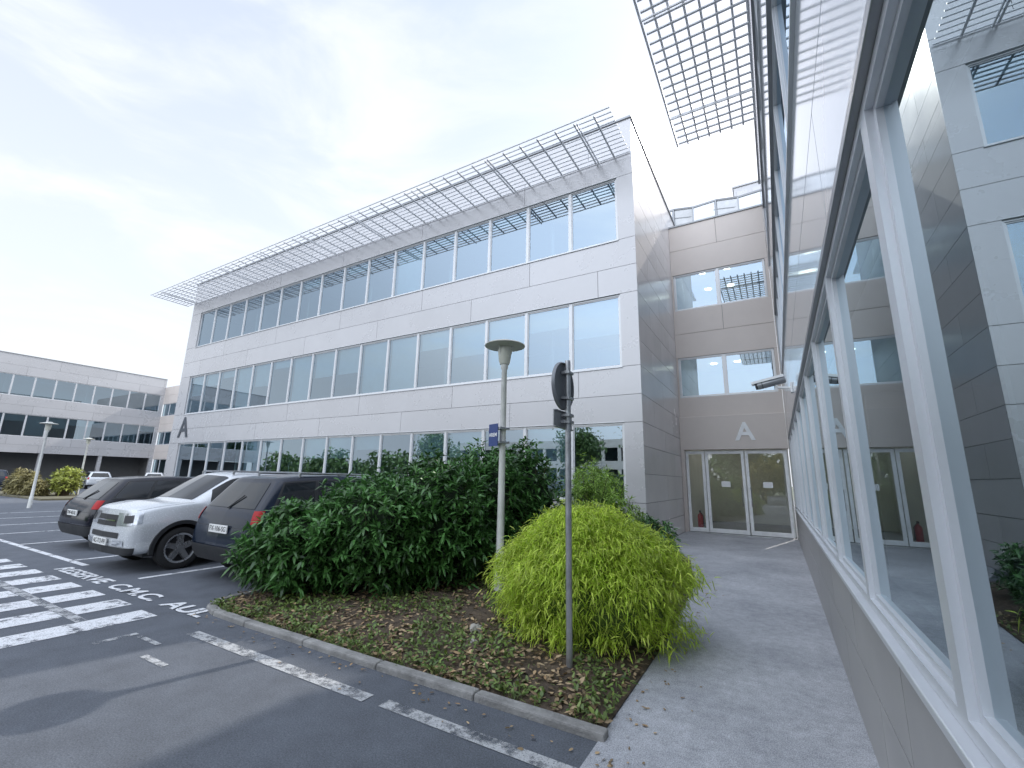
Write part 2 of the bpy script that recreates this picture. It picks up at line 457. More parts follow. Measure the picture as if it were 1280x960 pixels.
windows(A, 1.0, 16, 1.479, 1.09, 3.11, blinds=[0,0,.25,.4,.9])
windows(A, 1.0, 16, 1.479, 4.61, 6.69, blinds=[.93,.93,.93,.5,.3,.15])
windows(A, 1.0, 16, 1.479, 8.33, 10.34, blinds=[0,0,0,0,.15,.2,.93])
lattice(A, -.7, 25.1, -1.85, -.05, 11.0, step=.56, n=12, rw=.030, cw=.045)
text('A', 1.5, mDarkL, 'letter', A, (1.3,-.02,3.86), (PI/2,0,0), ext=.01, off=.02, label='dark grey letter A at left end of the facade')

# ---- right building
LB = 22.6
B = thing('office_building', 'right-hand glossy grey office wing with white-framed windows running beside the footpath', 'building', (.36,16.6,0), -PI/2)
p = MB(); panels(p, 0, LB, [0,.5,.97], 1.48, off=.02); p.build('plinth_panels', mPlinth, B)
p = MB()
panels(p, 0, LB, [2.92,3.75,4.61], 2.96, off=1.0); panels(p, 0, LB, [6.69,7.5,8.33], 2.96, off=.4); panels(p, 0, LB, [10.34,11.2,12.2], 2.96)
BB = [(.97,2.92),(4.61,6.69),(8.33,10.34)]
for za, zb in BB: p.box(0,1.49,0,.03,za+.006,zb-.006); p.box(22.21,LB,0,.03,za+.006,zb-.006)
p.build('facade_panels', mPanelB, B)
p = MB()
for za, zb in ((0,.97),(2.92,4.61),(6.69,8.33),(10.34,12.15)): p.box(.004,LB-.004,.032,.26,za+.002,zb-.002)
for za, zb in BB: p.box(.004,1.485,.032,.26,za,zb); p.box(22.2,LB-.004,.032,.26,za,zb)
p.box(0,LB,13.8,14,0,12.1); p.box(0,.2,.262,13.8,0,12.1); p.box(LB-.2,LB,.262,13.8,0,12.1); p.box(.21,LB-.21,.262,13.79,11.9,12.05)
p.build('wall', mCore, B)
p = MB(); p.box(-.04,LB+.04,-.04,.3,12.2,12.26); p.build('roof_edge', mFrameD, B)
p = MB()
for za, zb in BB: p.box(1.48,22.22,-.03,.05,za-.035,za-.002)
p.build('sill', mFrameB, B, bevel=.006)
p = MB()
for za, zb in BB: p.box(1.48,22.22,-.02,.05,zb+.002,zb+.05)
p.build('head_flashing', mFrameD, B, bevel=.004)
interior(B, LB, 5.2, STO, part=5.92)
windows(B, 1.5, 14, 1.48, .97, 2.92, rec=.03, fm=mFrameB, gm=mGlassN)
windows(B, 1.5, 14, 1.48, 4.61, 6.69, rec=.05, fm=mFrameB)
windows(B, 1.5, 14, 1.48, 8.33, 10.34, rec=.05, fm=mFrameB)
lattice(B, 4.75, LB, -2.0, -.05, 11.0, step=.26, n=8, rw=.045, cw=.045)

# ---- entrance link
LK = 3.2
K = thing('entrance_building', 'taupe panelled entrance block with glass doors under a white letter A', 'building', (-2.845,16.6,0))
p = MB()
panels(p, 0, LK, [3.86,4.58], 3.3); panels(p, 0, LK, [6.05,6.95,7.87], 3.3); panels(p, 0, LK, [9.3,10.3,11.3], 3.3)
for za, zb in ((4.58,6.05),(7.87,9.3)): p.box(0,.06,0,.03,za,zb); p.box(3.1,LK,0,.03,za,zb)
p.build('facade_panels', mPanelL, K)
p = MB(); p.box(0,LK,-.16,.2,2.72,3.86); p.box(0,.12,-.16,.2,0,2.72); p.build('entrance_surround', mPanelL, K, bevel=.01)
p = MB()
for za, zb in ((3.862,4.58),(6.05,7.87),(9.3,11.25)): p.box(.004,LK-.004,.032,.26,za+.002,zb-.002)
p.box(0,LK,6.5,6.7,0,11.2); p.box(.01,LK-.01,.262,6.49,11.0,11.15); p.build('wall', mCore, K)
p = MB(); p.box(-.01,LK+.01,-.04,.3,11.3,11.36); p.build('roof_edge', mFrameD, K)
interior(K, LK, 5.0, [(.03,3.3),(3.75,6.6),(7.3,10.0)], part=9, lights=.9, ends=.01)
windows(K, .07, 2, 1.51, 4.58, 6.05, gm=mGlass); windows(K, .07, 2, 1.51, 7.87, 9.3, gm=mGlass)
def door_leaf(x, w, nm):
    f = MB(); f.box(x,x+.09,-.02,.05,.03,2.68); f.box(x+w-.09,x+w,-.02,.05,.03,2.68); f.box(x+.09,x+w-.09,-.02,.05,.03,.16); f.box(x+.09,x+w-.09,-.02,.05,2.58,2.68)
    o = f.build(nm, mWhite, K, bevel=.004)
    q = MB(); q.quad((x+.07,.015,.1),(x+w-.07,.015,.1),(x+w-.07,.015,2.62),(x+.07,.015,2.62)); q.build('pane', mGlassD, o)
    return o
door_leaf(.13, .60, 'side_light')
for x, hx in ((.75,1.80),(1.96,2.06)):
    d = door_leaf(x, 1.18, 'door')
    h = MB(); h.tube((hx,-.07,.9),(hx,-.07,1.5),.016); h.tube((hx,-.07,.95),(hx,-.02,.95),.012); h.tube((hx,-.07,1.45),(hx,-.02,1.45),.012); h.build('handle', mChrome, d, smooth=True)
    n = MB(); n.box(x+.45,x+.72,.003,.008,1.5,1.68); n.build('notice', mWhite, d)
text('A', .82, mWhite, 'letter', K, (2.03,-.175,3.27), (PI/2,0,0), ext=.01, off=.018, label='white letter A above the glass doors')
p = MB(); p.box(.1,LK-.05,-.35,-.17,0,.03); p.build('threshold', mGal, K, bevel=.004)

# ---- left building
Lb = thing('office_building', 'distant grey three-storey office block across the car park at the left edge', 'building', (-61,-12.5,0), PI/2)
LL = 36.0
p = MB(); panels(p, 0, LL, [3.11,3.84,4.61], 4.44); panels(p, 0, LL, [6.69,7.5,8.33], 4.44, off=1); panels(p, 0, LL, [10.34,11.2,12.2], 4.44, off=2)
for za, zb in BANDS: p.box(0,.2,0,.03,za+.006,zb-.006); p.box(35.7,LL,0,.03,za+.006,zb-.006)
p.build('facade_panels', mPanel, Lb)
p = MB()
for za, zb in ((3.11,4.61),(6.69,8.33),(10.34,12.15)): p.box(.004,LL-.004,.032,.26,za+.002,zb-.002)
p.box(0,LL,13.8,14,0,12.1); p.box(LL-.2,LL,.27,13.8,0,12.1); p.box(0,LL-.2,.27,13.8,11.9,12.05); p.box(0,LL,2.5,2.7,0,3.1)
p.build('wall', mCore, Lb)
p = MB(); p.box(0,LL,-.04,.3,12.2,12.27); p.build('roof_edge', mFrameD, Lb)
for i in range(9):
    p = MB(); p.box(.3+i*4.44-.15,.3+i*4.44+.15,.05,.35,0,3.11); p.build('column', mPanel, Lb)
interior(Lb, LL, 5.0, STO[1:], part=5.9)
windows(Lb, .2, 24, 1.479, 4.61, 6.69, blinds=[0,.3,.5,.9]); windows(Lb, .2, 24, 1.479, 8.33, 10.34, blinds=[0,.3,0])
K2 = thing('entrance_building', 'taupe connecting block seen between the distant office block and building end', 'building', (-60.99,23.5,0))
p = MB(); panels(p, 0, 20, [3.0,3.8,4.6], 4); panels(p, 0, 20, [6.05,6.95,7.87], 4); panels(p, 0, 20, [9.3,10.3,11.3], 4); p.build('facade_panels', mPanelL, K2)
p = MB()
for za, zb in ((3,4.6),(6.05,7.87),(9.3,11.25)): p.box(.0,20,.032,.26,za+.002,zb-.002)
p.box(0,20,5,5.2,0,11.2); p.box(0,20,.27,4.99,11,11.1); p.build('wall', mCore, K2)
interior(K2, 20, 4.5, [(.03,3.0),(3.75,6.6),(7.3,10.0)], part=5)
windows(K2, .1, 13, 1.51, 4.6, 6.05); windows(K2, .1, 13, 1.51, 7.87, 9.3); windows(K2, .1, 13, 1.51, .3, 3.0)

# ---- roof plant above the link: folded metal rooflight
P_ = thing('folded_rooflight', 'folded pale metal rooflight on the roof above the entrance block', 'rooflight', (-4.6,18.3,11.2))
nf = 6; vs = []; top = []; fr = MB()
for i in range(nf+1):
    x = i*.84; y = -.3 if i % 2 else .2; z = (1.75 if i % 2 else 2.15)-.04*i
    vs += [(x,y-.25,0),(x,y,z),(x,y+1.6,z+.1)]; top.append(Vector((x,y,z)))
fs = []
for i in range(nf):
    a, b = i*3, (i+1)*3
    fs += [(a,b,b+1,a+1),(a+1,b+1,b+2,a+2)]
p = MB(); p.add(vs, fs); p.build('folded_sheet', M('rooflight_metal', (.66,.68,.70), .18, .6, .12, 2, island=.2), P_)
for a, b in zip(top, top[1:]):
    fr.bar(a, b, .07, .07); fr.bar(a-Vector((0,.04,.45)), b-Vector((0,.04,.45)), .04, .04)
for i in range(nf+1): fr.bar((vs[i*3][0],vs[i*3][1]-.02,0), (vs[i*3+1][0],vs[i*3+1][1]-.02,vs[i*3+1][2]), .05, .05)
fr.build('ridge_bars', mFrameD, P_)
P2 = MB(); P2.box(0,3.0,0,3,0,2.6); P2.box(-.05,3.05,-.05,3.05,2.6,2.68)
for i in range(5): P2.box(.1+i*.58,.5+i*.58,-.02,0,.2,2.4)
o = P2.build('plant_room', mPanel, bevel=.01); o.location = (-.55,18.9,11.16); tag(o, 'pale roof plant housing behind the entrance block right of the folded rooflight', 'plant room')

# ------------------------------------------------------------------ lamp posts
def lamp():
    t = thing('street_lamp', 'white lamp post with saucer cap rising out of the laurel shrub', 'street lamp', (-3.39,5.5,0), 0, None)
    p = MB(); p.lathe([(0,0),(.07,0),(.07,.45),(.055,.5),(.050,1.2),(.040,3.2),(.055,3.22),(.055,3.28),(0,3.28)], n=18); p.build('pole', mLampP, t, smooth=True)
    p = MB(); p.lathe([(.0,3.27),(.07,3.28),(.085,3.32),(.10,3.46),(.10,3.555),(0,3.555)], n=20); p.build('diffuser', mLampG, t, smooth=True)
    p = MB(); p.lathe([(0,3.557),(.28,3.557),(.303,3.562),(.305,3.572),(.28,3.588),(.13,3.62),(.10,3.65),(0,3.66)], n=36); p.build('lamp_shade', M('lamp_cap', (.50,.50,.46), .4, .1, .1, 8), t, smooth=True)
    p = MB()
    for a in range(3):
        c_, s_ = math.cos(a*2.1+.3), math.sin(a*2.1+.3); p.bar((c_*.06,s_*.06,3.28),(c_*.125,s_*.125,3.556),.010,.010)
    p.build('cage', mLampP, t)
    return t
l0 = lamp()
l1 = copy_tree(l0); l1.location = (-27.4,6.5,0); l1['label'] = 'white saucer-cap lamp post standing in the car park at far left'
l2 = copy_tree(l0); l2.location = (-38,11.0,0); l2['label'] = 'distant small lamp post beside the yellow-green shrub'
s = thing('direction_sign', 'small blue sign with white lettering clamped on the lamp post', 'sign', (-3.39,5.44,0), R(-22))
p = MB(); p.box(-.19,.03,-.075,-.065,2.06,2.38); p.build('sign_plate', mBlue, s, bevel=.002)
text('AREM', .075, mWhite, 'lettering', s, (-.08,-.078,2.22), (PI/2,0,0), ext=.001, off=.001, fitw=.19)
for z in (2.10, 2.30):
    p = MB(); p.box(-.07,.07,-.064,.11,z,z+.03); p.build('clamp', mGal, s)

# ------------------------------------------------------------------ sign post
s = thing('traffic_sign', 'grey galvanised sign post seen from behind with round plate over a small rectangular plate', 'traffic sign', (-1.61,3.74,0), R(0))
p = MB(); p.tube((0,0,0),(0,0,2.68),.027,16); p.lathe([(.027,2.68),(.024,2.70),(0,2.705)]); p.build('post', mGal, s, smooth=True)
p = MB(); p.lathe([(0,-.058),(.212,-.058),(.225,-.062),(.228,-.045),(.222,-.03),(.214,-.03),(.21,-.05),(0,-.05)], (0,0,2.46), 40, 'x'); rd = p.build('round_plate', mSignBack, s, smooth=True)
p = MB(); p.lathe([(0,-.0605),(.20,-.0605)], (0,0,2.46), 40, 'x'); p.build('sign_face', mWhite, rd)
p = MB(); p.lathe([(.15,-.0625),(.205,-.0625)], (0,0,2.46), 40, 'x'); p.build('red_ring', mSignRed, rd)
p = MB(); p.box(-.058,-.045,-.2,.2,2.06,2.22); p.box(-.045,-.03,-.2,.2,2.06,2.072); p.box(-.045,-.03,-.2,.2,2.208,2.22)
p.build('rectangular_plate', mFrameD, s, bevel=.003)
for z in (2.34,2.58,2.12,2.18):
    p = MB(); p.box(-.045,.036,-.055,.055,z-.012,z+.012); p.build('clamp', mGal, s)

# ------------------------------------------------------------------ cctv
s = thing('security_camera', 'white security camera on a wall arm above the footpath by the entrance', 'camera', (.36,9.2,3.3))
p = MB(); p.box(-.03,-.002,-.07,.07,-.09,.09); p.build('wall_plate', mWhite, s, bevel=.005)
p = MB(); p.tube((-.03,0,0),(-.22,0,.02),.022); p.tube((-.22,0,.02),(-.26,0,.08),.02); p.build('arm', mWhite, s, smooth=True)
p = MB(); p.T = Matrix.Translation((-.27,0,.13)) @ Matrix.Rotation(R(-12),4,'Y') @ Matrix.Diagonal((1.2,1.3,1.3,1))
p.lathe([(0,-.24),(.048,-.24),(.055,-.22),(.055,.13),(.045,.15),(0,.15)], n=20, axis='x'); bd = p.build('camera_body', mFrameD, s, smooth=True)
q = MB(); q.T = p.T; q.box(-.30,.14,-.06,.06,.057,.066); q.box(-.30,.14,-.065,-.058,.03,.066); q.box(-.30,.14,.058,.065,.03,.066); q.build('hood', mWhite, bd)
q = MB(); q.T = p.T; q.lathe([(0,-.262),(.042,-.262),(.049,-.256),(.056,-.16)], n=16, axis='x'); q.build('lens', mBlack, bd)

# ------------------------------------------------------------------ extinguisher
s = thing('fire_extinguisher', 'red fire extinguisher standing behind the glass beside the entrance doors', 'fire extinguisher', (-2.42,16.95,.03))
p = MB(); p.lathe([(0,0),(.085,0),(.09,.02),(.09,.46),(.07,.53),(.03,.56),(.03,.6),(0,.6)], n=20); p.build('cylinder_body', mExt, s, smooth=True)
p = MB(); p.box(-.02,.02,-.10,.03,.60,.66); p.build('valve', mBlack, s)
p = MB(); p.tube((0,-.02,.62),(.10,-.05,.50),.012); p.tube((.10,-.05,.50),(.11,-.05,.15),.012,r2=.02); p.build('hose', mBlack, s)

# ------------------------------------------------------------------ cars
def make_ctrl(L, W, Hh, rake=0.0, hood=0.0):
    G = []
    def zr(roof, belt=1.07): return [.30,.31,.54,.82,belt,roof-.07,roof-.015,roof]
    yr = [.10,.08,.0,.03,.10+rake*.3,.42+rake,.46+rake,.50+rake]
    G.append([(0,yr[j],zr(1.58)[j]) for j in range(8)])
    X = [0,.90,.985,1.0,.93,.68,.4,0]
    G.append([(X[j]*.84, yr[j]+.025, zr(1.59)[j]) for j in range(8)])
    G.append([(X[j]*(.985 if j<5 else 1.03), yr[j]+(.17 if j<5 else .12), zr(1.61)[j]) for j in range(8)])
    for y, yt, roof, wt in ((.8,.95+rake,1.645,.72),(1.45,1.5,1.66,.735),(2.1,2.05,1.65,.735)):
        X = [0,.90,.985,1.0,.955,wt,wt*.62,0]
        G.append([(X[j], y if j<5 else yt, zr(roof)[j]) for j in range(8)])
    X = [0,.90,.985,1.0,.955,.715,.45,0]
    G.append([(X[j], (2.75 if j<5 else [2.56,2.62,2.66][j-5]), zr(1.60)[j]) for j in range(8)])
    h = hood
    G.append([(0,3.2,.30),(.90,3.2,.31),(.985,3.2,.54),(1.0,3.2,.82),(.945,3.25,1.03+h),(.80,3.30,1.07+h),(.48,3.38,1.09+h),(0,3.41,1.10+h)])
    G.append([(0,3.7,.30),(.90,3.7,.31),(.98,3.7,.54),(.99,3.7,.80),(.91,3.76,.98+h),(.74,3.79,1.04+h),(.4,3.82,1.06+h),(0,3.83,1.07+h)])
    G.append([(0,4.08,.30),(.87,4.08,.30),(.95,4.08,.5),(.96,4.09,.76),(.87,4.06,.93+h),(.70,4.10,.985+h),(.4,4.14,1.0+h),(0,4.16,1.01+h)])
    G.append([(0,4.2,.30),(.72,4.2,.30),(.79,4.24,.5),(.80,4.23,.72),(.72,4.2,.90+h),(.57,4.21,.945+h),(.3,4.23,.955+h),(0,4.24,.96+h)])
    G.append([(0,4.2,.30),(0,4.25,.30),(0,4.3,.5),(0,4.29,.72),(0,4.27,.90+h),(0,4.265,.945+h),(0,4.262,.95+h),(0,4.26,.955+h)])
    A_ = np.array(G, dtype=float); A_[...,0] *= W/2; A_[...,1] *= L/4.3; A_[...,2] *= Hh/1.66
    return A_
def cr_idx(n, s):
    i = np.clip(np.floor(s).astype(int), 0, n-2); f = s-i
    idx = np.stack([np.clip(i-1,0,n-1), i, i+1, np.clip(i+2,0,n-1)], -1); T = .38
    w = np.stack([-T*f+2*T*f**2-T*f**3, 1+(T-3)*f**2+(2-T)*f**3, T*f+(3-2*T)*f**2+(T-2)*f**3, -T*f**2+T*f**3], -1)
    return idx, w
def S(G, s, t):
    s = np.asarray(s, float); t = np.asarray(t, float)
    i, wi = cr_idx(G.shape[0], s); j, wj = cr_idx(G.shape[1], t)
    return np.einsum('nabc,na,nb->nc', G[i[:,:,None], j[:,None,:]], wi, wj)
def grid(G, s0, s1, t0, t1, ns, nt, off):
    ss, tt = np.meshgrid(np.linspace(s0,s1,ns+1), np.linspace(t0,t1,nt+1), indexing='ij')
    sf, tf = ss.ravel(), tt.ravel(); e = .02
    P = S(G, sf, tf)
    if off:
        ds = S(G, np.minimum(sf+e,11), tf)-S(G, np.maximum(sf-e,0), tf); dt = S(G, sf, np.minimum(tf+e,7))-S(G, sf, np.maximum(tf-e,0))
        P = P + norm(np.cross(ds, dt))*off
    return P
def patch(mb, G, s0, s1, t0, t1, off=.006, sides=(1,-1), ns=8, nt=6, cut=None):
    P = grid(G, s0, s1, t0, t1, ns, nt, off)
    for sd in sides:
        Q = P.copy(); Q[:,0] *= sd; fs = []
        for a in range(ns):
            for b in range(nt):
                f = (a*(nt+1)+b, (a+1)*(nt+1)+b, (a+1)*(nt+1)+b+1, a*(nt+1)+b+1)
                if cut and cut(P[list(f)].mean(0)): continue
                fs.append(f if sd > 0 else f[::-1])
        mb.add([tuple(q) for q in Q], fs)
def car(label, loc, rz, pnt, L=4.3, W=1.8, Hh=1.66, rake=0., hood=0., plate_r=None, plate_f=None, rails=True, cladding=True, group=None):
    t = thing('parked_car', label, 'car', loc, rz, group)
    G = make_ctrl(L, W, Hh, rake, hood); w = W/2; ky = L/4.3; kz = Hh/1.66
    WY = (.80*ky, 3.42*ky); WR = .345
    cut = lambda c, r=.405: c[0] > .5*w and any((c[1]-wy)**2+(c[2]-WR)**2 < r*r for wy in WY)
    b = MB(); patch(b, G, 0, 11, 0, 7, 0, ns=132, nt=64, cut=cut); b.build('body', pnt, t, smooth=True)
    for wy in WY:
        for sd in (1,-1):
            q = MB(); q.T = Matrix.Translation((0,wy,WR)) @ Matrix.Diagonal((sd,1,1,1))
            q.lathe([(0,.45*w),(.41,.45*w),(.41,.93*w),(.395,.99*w),(.395,1.006*w),(.455,1.006*w),(.46,.99*w),(.455,.93*w)], n=48, axis='x')
            q.f = [f for f in q.f if sum(q.v[i][2] for i in f)/4 > .27]
            q.build('wheel_arch', mBlack, t)
            y = MB(); y.T = Matrix.Translation((sd*(w-.115),wy,WR)) @ Matrix.Diagonal((sd,1,1,1))
            y.lathe([(.20,-.09),(.30,-.105),(.335,-.09),(.345,-.05),(.345,.05),(.335,.09),(.30,.105),(.245,.098),(.235,.07)], n=36, axis='x')
            wh = y.build('wheel', mTyre, t, smooth=True)
            y2 = MB(); y2.T = y.T; y2.lathe([(.24,.09),(.232,.097),(.22,.085),(.215,.03),(.0,.02)], n=36, axis='x'); y2.build('rim', mRimD, wh, smooth=True)
            y3 = MB(); y3.T = y.T
            for k in range(5):
                an = k*2*PI/5+.3; c_, s_ = math.cos(an), math.sin(an)
                y3.add([(.085,c_*.03-s_*.045,s_*.03+c_*.045),(.085,c_*.03+s_*.045,s_*.03-c_*.045),(.09,c_*.225+s_*.035,s_*.225-c_*.035),(.09,c_*.225-s_*.035,s_*.225+c_*.035),
                        (.04,c_*.03-s_*.055,s_*.03+c_*.055),(.04,c_*.03+s_*.055,s_*.03-c_*.055),(.04,c_*.225+s_*.05,s_*.225-c_*.05),(.04,c_*.225-s_*.05,s_*.225+c_*.05)],
                       [(0,1,2,3),(0,4,5,1),(1,5,6,2),(2,6,7,3),(3,7,4,0)])
            y3.lathe([(0,.093),(.05,.09),(.055,.06)], n=16, axis='x'); y3.lathe([(.215,.088),(.240,.101),(.245,.09)], n=36, axis='x'); y3.build('spokes', mRim, wh)
    q = MB(); q.box(-.85*w,.85*w,.35*ky,L-.35*ky,.24,.33); q.build('underbody', mBlack, t)
    q = MB(); patch(q, G, 0, .93, 4.12, 4.93, ns=8, nt=8); q.build('rear_window', mCarGl, t, smooth=True)
    q = MB(); patch(q, G, 6.08, 6.93, 5.12, 7, ns=10, nt=10); q.build('windscreen', mCarGl, t, smooth=True)
    for sd in (1,-1):
        q = MB(); patch(q, G, 2.1, 6.5, 4.12, 4.9, sides=(sd,), ns=40, off=.003); q.build('window_surround', mBlack, t, smooth=True)
        for a, c in ((2.2,3.3),(3.4,4.5),(4.6,5.9)):
            q = MB(); patch(q, G, a, c, 4.17, 4.85, sides=(sd,)); q.build('side_window', mCarGl, t, smooth=True)
        q = MB(); patch(q, G, 1.0, 1.75, 3.35, 4.05, sides=(sd,), off=.010); q.build('tail_light', mRed, t, smooth=True)
        q = MB(); patch(q, G, 8.95, 10.45, 3.12, 3.95, sides=(sd,), off=.008); hl = q.build('headlight', mLampC, t, smooth=True)
        q = MB(); patch(q, G, 9.6, 10.2, 3.3, 3.75, sides=(sd,), off=.011); q.build('reflector', mRimD, hl, smooth=True)
        q = MB(); patch(q, G, 10.0, 10.45, 1.7, 2.1, sides=(sd,), off=.014); q.build('fog_light', mLampC, t, smooth=True)
        q = MB(); q.ell((sd*(w+.10), 2.92*ky, 1.10*kz), (.10,.06,.075)); q.build('wing_mirror', mBlack if cladding else pnt, t, smooth=True)
        for s_ in (4.1, 5.1):
            p_ = S(G, [s_], [3.62])[0]; q = MB(); q.box(*sorted((sd*(p_[0]-.005), sd*(p_[0]+.025))), p_[1]-.09, p_[1]+.09, p_[2]-.012, p_[2]+.012); q.build('door_handle', mBlack, t, bevel=.004)
        if rails:
            q = MB(); x = sd*.66*w; z = 1.66*kz; q.tube((x,.85*ky,z+.005),(x,2.5*ky,z),.018,8)
            for yy in (.85,1.6,2.5): q.tube((x,yy*ky,z-.06),(x,yy*ky,z),.02,8)
            q.build('roof_rail', mGal, t, smooth=True)
        for s_ in (4.52, 3.33, 6.02): q = MB(); patch(q, G, s_, s_+.03, 1.5, 4.1, off=.0025, ns=1, nt=14, sides=(sd,)); q.build('door_gap', mBlack, t)
        q = MB(); patch(q, G, 7.05, 9.4, 4.2, 4.23, off=.003, ns=12, nt=1, sides=(sd,)); q.build('bonnet_gap', mBlack, t)
        q = MB()
        if cladding: patch(q, G, 3.1, 7.4, .95, 1.75, off=.008, ns=40, nt=10, cut=lambda c: cut(c,.42), sides=(sd,))
        else: patch(q, G, 3.4, 6.9, 2.35, 2.6, off=.01, ns=20, sides=(sd,))
        q.build('side_moulding', mBlack, t, smooth=True)
    q = MB(); patch(q, G, 0, 1.05, 3.02, 3.05, off=.003, ns=6, nt=1); q.build('tailgate_gap', mBlack, t)
    q = MB(); patch(q, G, 0, 2.4, .98, 2.0 if cladding else 1.5, off=.012, ns=24, nt=12, cut=lambda c: cut(c,.42)); q.build('rear_bumper', mBlack, t, smooth=True)
    q = MB(); patch(q, G, 9.2, 11, .98, 1.6, off=.012, ns=24, nt=12, cut=lambda c: cut(c,.42)); q.build('front_bumper', mBlack, t, smooth=True)
    q = MB(); patch(q, G, 10.45, 11, 3.05, 3.75, off=.008); gr = q.build('grille', mBlack, t, smooth=True)
    q = MB(); patch(q, G, 10.5, 11, 3.36, 3.44, off=.018); q.build('grille_bar', mChrome, gr, smooth=True)
    q = MB(); patch(q, G, 10.3, 11, 2.25, 2.6, off=.009); q.build('air_intake', mBlack, t, smooth=True)
    ye = S(G, [0.0], [2.9])[0]
    q = MB(); q.box(-.26,.26,ye[1]-.03,ye[1]-.012,ye[2]-.06,ye[2]+.055); n_ = q.build('number_plate', mPlate, t, bevel=.003)
    if plate_r: text(plate_r, .10, mPlateT, 'plate_lettering', n_, (0,ye[1]-.032,ye[2]-.003), (PI/2,0,0), ext=.001, fitw=.46)
    yf = S(G, [11.0], [1.9])[0]
    q = MB(); q.box(-.26,.26,yf[1]+.012,yf[1]+.03,yf[2]-.055,yf[2]+.055); n_ = q.build('number_plate', mPlate, t, bevel=.003)
    if plate_f: text(plate_f, .10, mPlateT, 'plate_lettering', n_, (0,yf[1]+.032,yf[2]), (PI/2,0,PI), ext=.001, fitw=.46)
    q = MB(); c0 = S(G,[0.0],[4.1])[0]; c1 = S(G,[.35],[4.5])[0]; q.bar((0,c0[1]-.02,c0[2]),(c1[0],c1[1]-.03,c1[2]),.015,.015); q.build('wiper', mBlack, t)
    return t
pDark = paint('paint_dark_blue_grey', (.008,.014,.028), .18, 0, .25, .25)
pSilver = paint('paint_pale_silver', (.60,.62,.64), .26, .2)
pBlack = paint('paint_black', (.004,.005,.012), .15, 0, .3, .25)
pWhite = paint('paint_white', (.7,.7,.7), .3)
car('dark blue-grey sport utility car with roof rails parked rear-out beside the laurel shrub', (-7.42,3.85,0), R(-1), pDark, 4.35, 1.82, 1.62, plate_r='FX-106-SG')
car('pale silver compact off-road car parked nose-out between two dark cars', (-9.75,7.20,0), PI, pSilver, 3.95, 1.74, 1.64, rake=-.1, hood=.05, plate_f='AC-712-FH', cladding=False)
car('black crossover hatchback with red tail lights, leftmost of the three nearby parked cars', (-13.0,3.75,0), 0, pBlack, 4.12, 1.80, 1.51, rake=.12, plate_r='DW-482-KL', rails=False)
for (x,y,rz,pm,lb) in ((-52,16.4,R(80),pSilver,'small distant silver car by the yellow-green shrub'),(-52.5,20.6,R(70),pWhite,'small distant white car nearest the end of the long office block'),(-50,9.5,R(75),pDark,'small distant dark car behind the reddish shrub at left edge')):
    car(lb, (x,y,0), rz, pm, 4.2, 1.76, 1.55, rails=False, cladding=False)

# ------------------------------------------------------------------ vegetation
def bush_foliage(root, blobs, tips, per, Ll, Lw, mat, core, spread=.9, inner=.3, rmin=.80, zmin=.05):
    P=[]; D=[]
    bl = np.array(blobs); wts = bl[:,3]*bl[:,4]; wts = wts/wts.sum()
    while len(P) < tips:
        b = bl[rng.choice(len(bl), p=wts)]
        d = rng.normal(size=3); d /= np.linalg.norm(d)
        if d[2] < -.75: continue
        lump = 1+.10*math.sin(d[0]*7+b[0]*3)*math.sin(d[1]*6+b[1])+.07*math.sin(d[2]*9+d[0]*11)
        rr = (rng.uniform(rmin,1.04) if rng.random() > inner else rng.uniform(.55,rmin))*lump
        if rng.random() < .03: rr *= 1.12
        p = b[:3]+d*b[3:6]*rr
        if p[2] < zmin: continue
        ins = False
        for o in bl:
            if (o == b).all(): continue
            if (((p-o[:3])/o[3:6])**2).sum() < .55: ins = True; break
        if ins: continue
        P.append(p); D.append(d*.7+np.array([0,0,.55])+rng.normal(size=3)*.25)
    P = np.array(P); D = norm(np.array(D))
    Pp = np.repeat(P, per, 0); Dd = np.repeat(D, per, 0)
    n = len(Pp); rnd = rng.normal(size=(n,3)); perp = norm(rnd-Dd*np.sum(rnd*Dd,1,keepdims=True))
    along = rng.uniform(-.12,.02,(n,1)); dirs = Dd*rng.uniform(.1,1.0,(n,1))+perp*spread
    leaves('foliage', Pp+Dd*along, dirs, rng.uniform(.75,1.2,n)*Ll, rng.uniform(.8,1.15,n)*Lw, mat, root, droop=.18)
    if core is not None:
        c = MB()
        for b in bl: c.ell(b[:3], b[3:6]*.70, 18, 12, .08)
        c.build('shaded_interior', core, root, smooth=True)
    s_ = MB()
    for k in range(0, len(P), max(1, len(P)//160)):
        b = bl[np.argmin(((bl[:,:3]-P[k])**2).sum(1))]
        s_.tube((b[0]+.1*rng.normal(), b[1]+.1*rng.normal(), .02), tuple(P[k]), .012, 5, .004, cap=False)
    s_.build('branches', mTwig, root)
lau = thing('laurel_shrub', 'large dark green laurel shrub with glossy pointed leaves beside the parked cars', 'shrub')
bush_foliage(lau, [(-5.72,4.12,.62,.82,.72,.62),(-5.05,4.75,.80,.95,.9,.82),(-4.55,5.45,.95,.95,.9,.98),(-4.25,6.35,1.05,.80,.8,1.08),(-3.9,7.0,1.1,.70,.75,1.10),(-4.9,6.2,.9,1.0,1.0,.9)], 4600, 9, .135, .034, mLaurel, mLaurelCore)

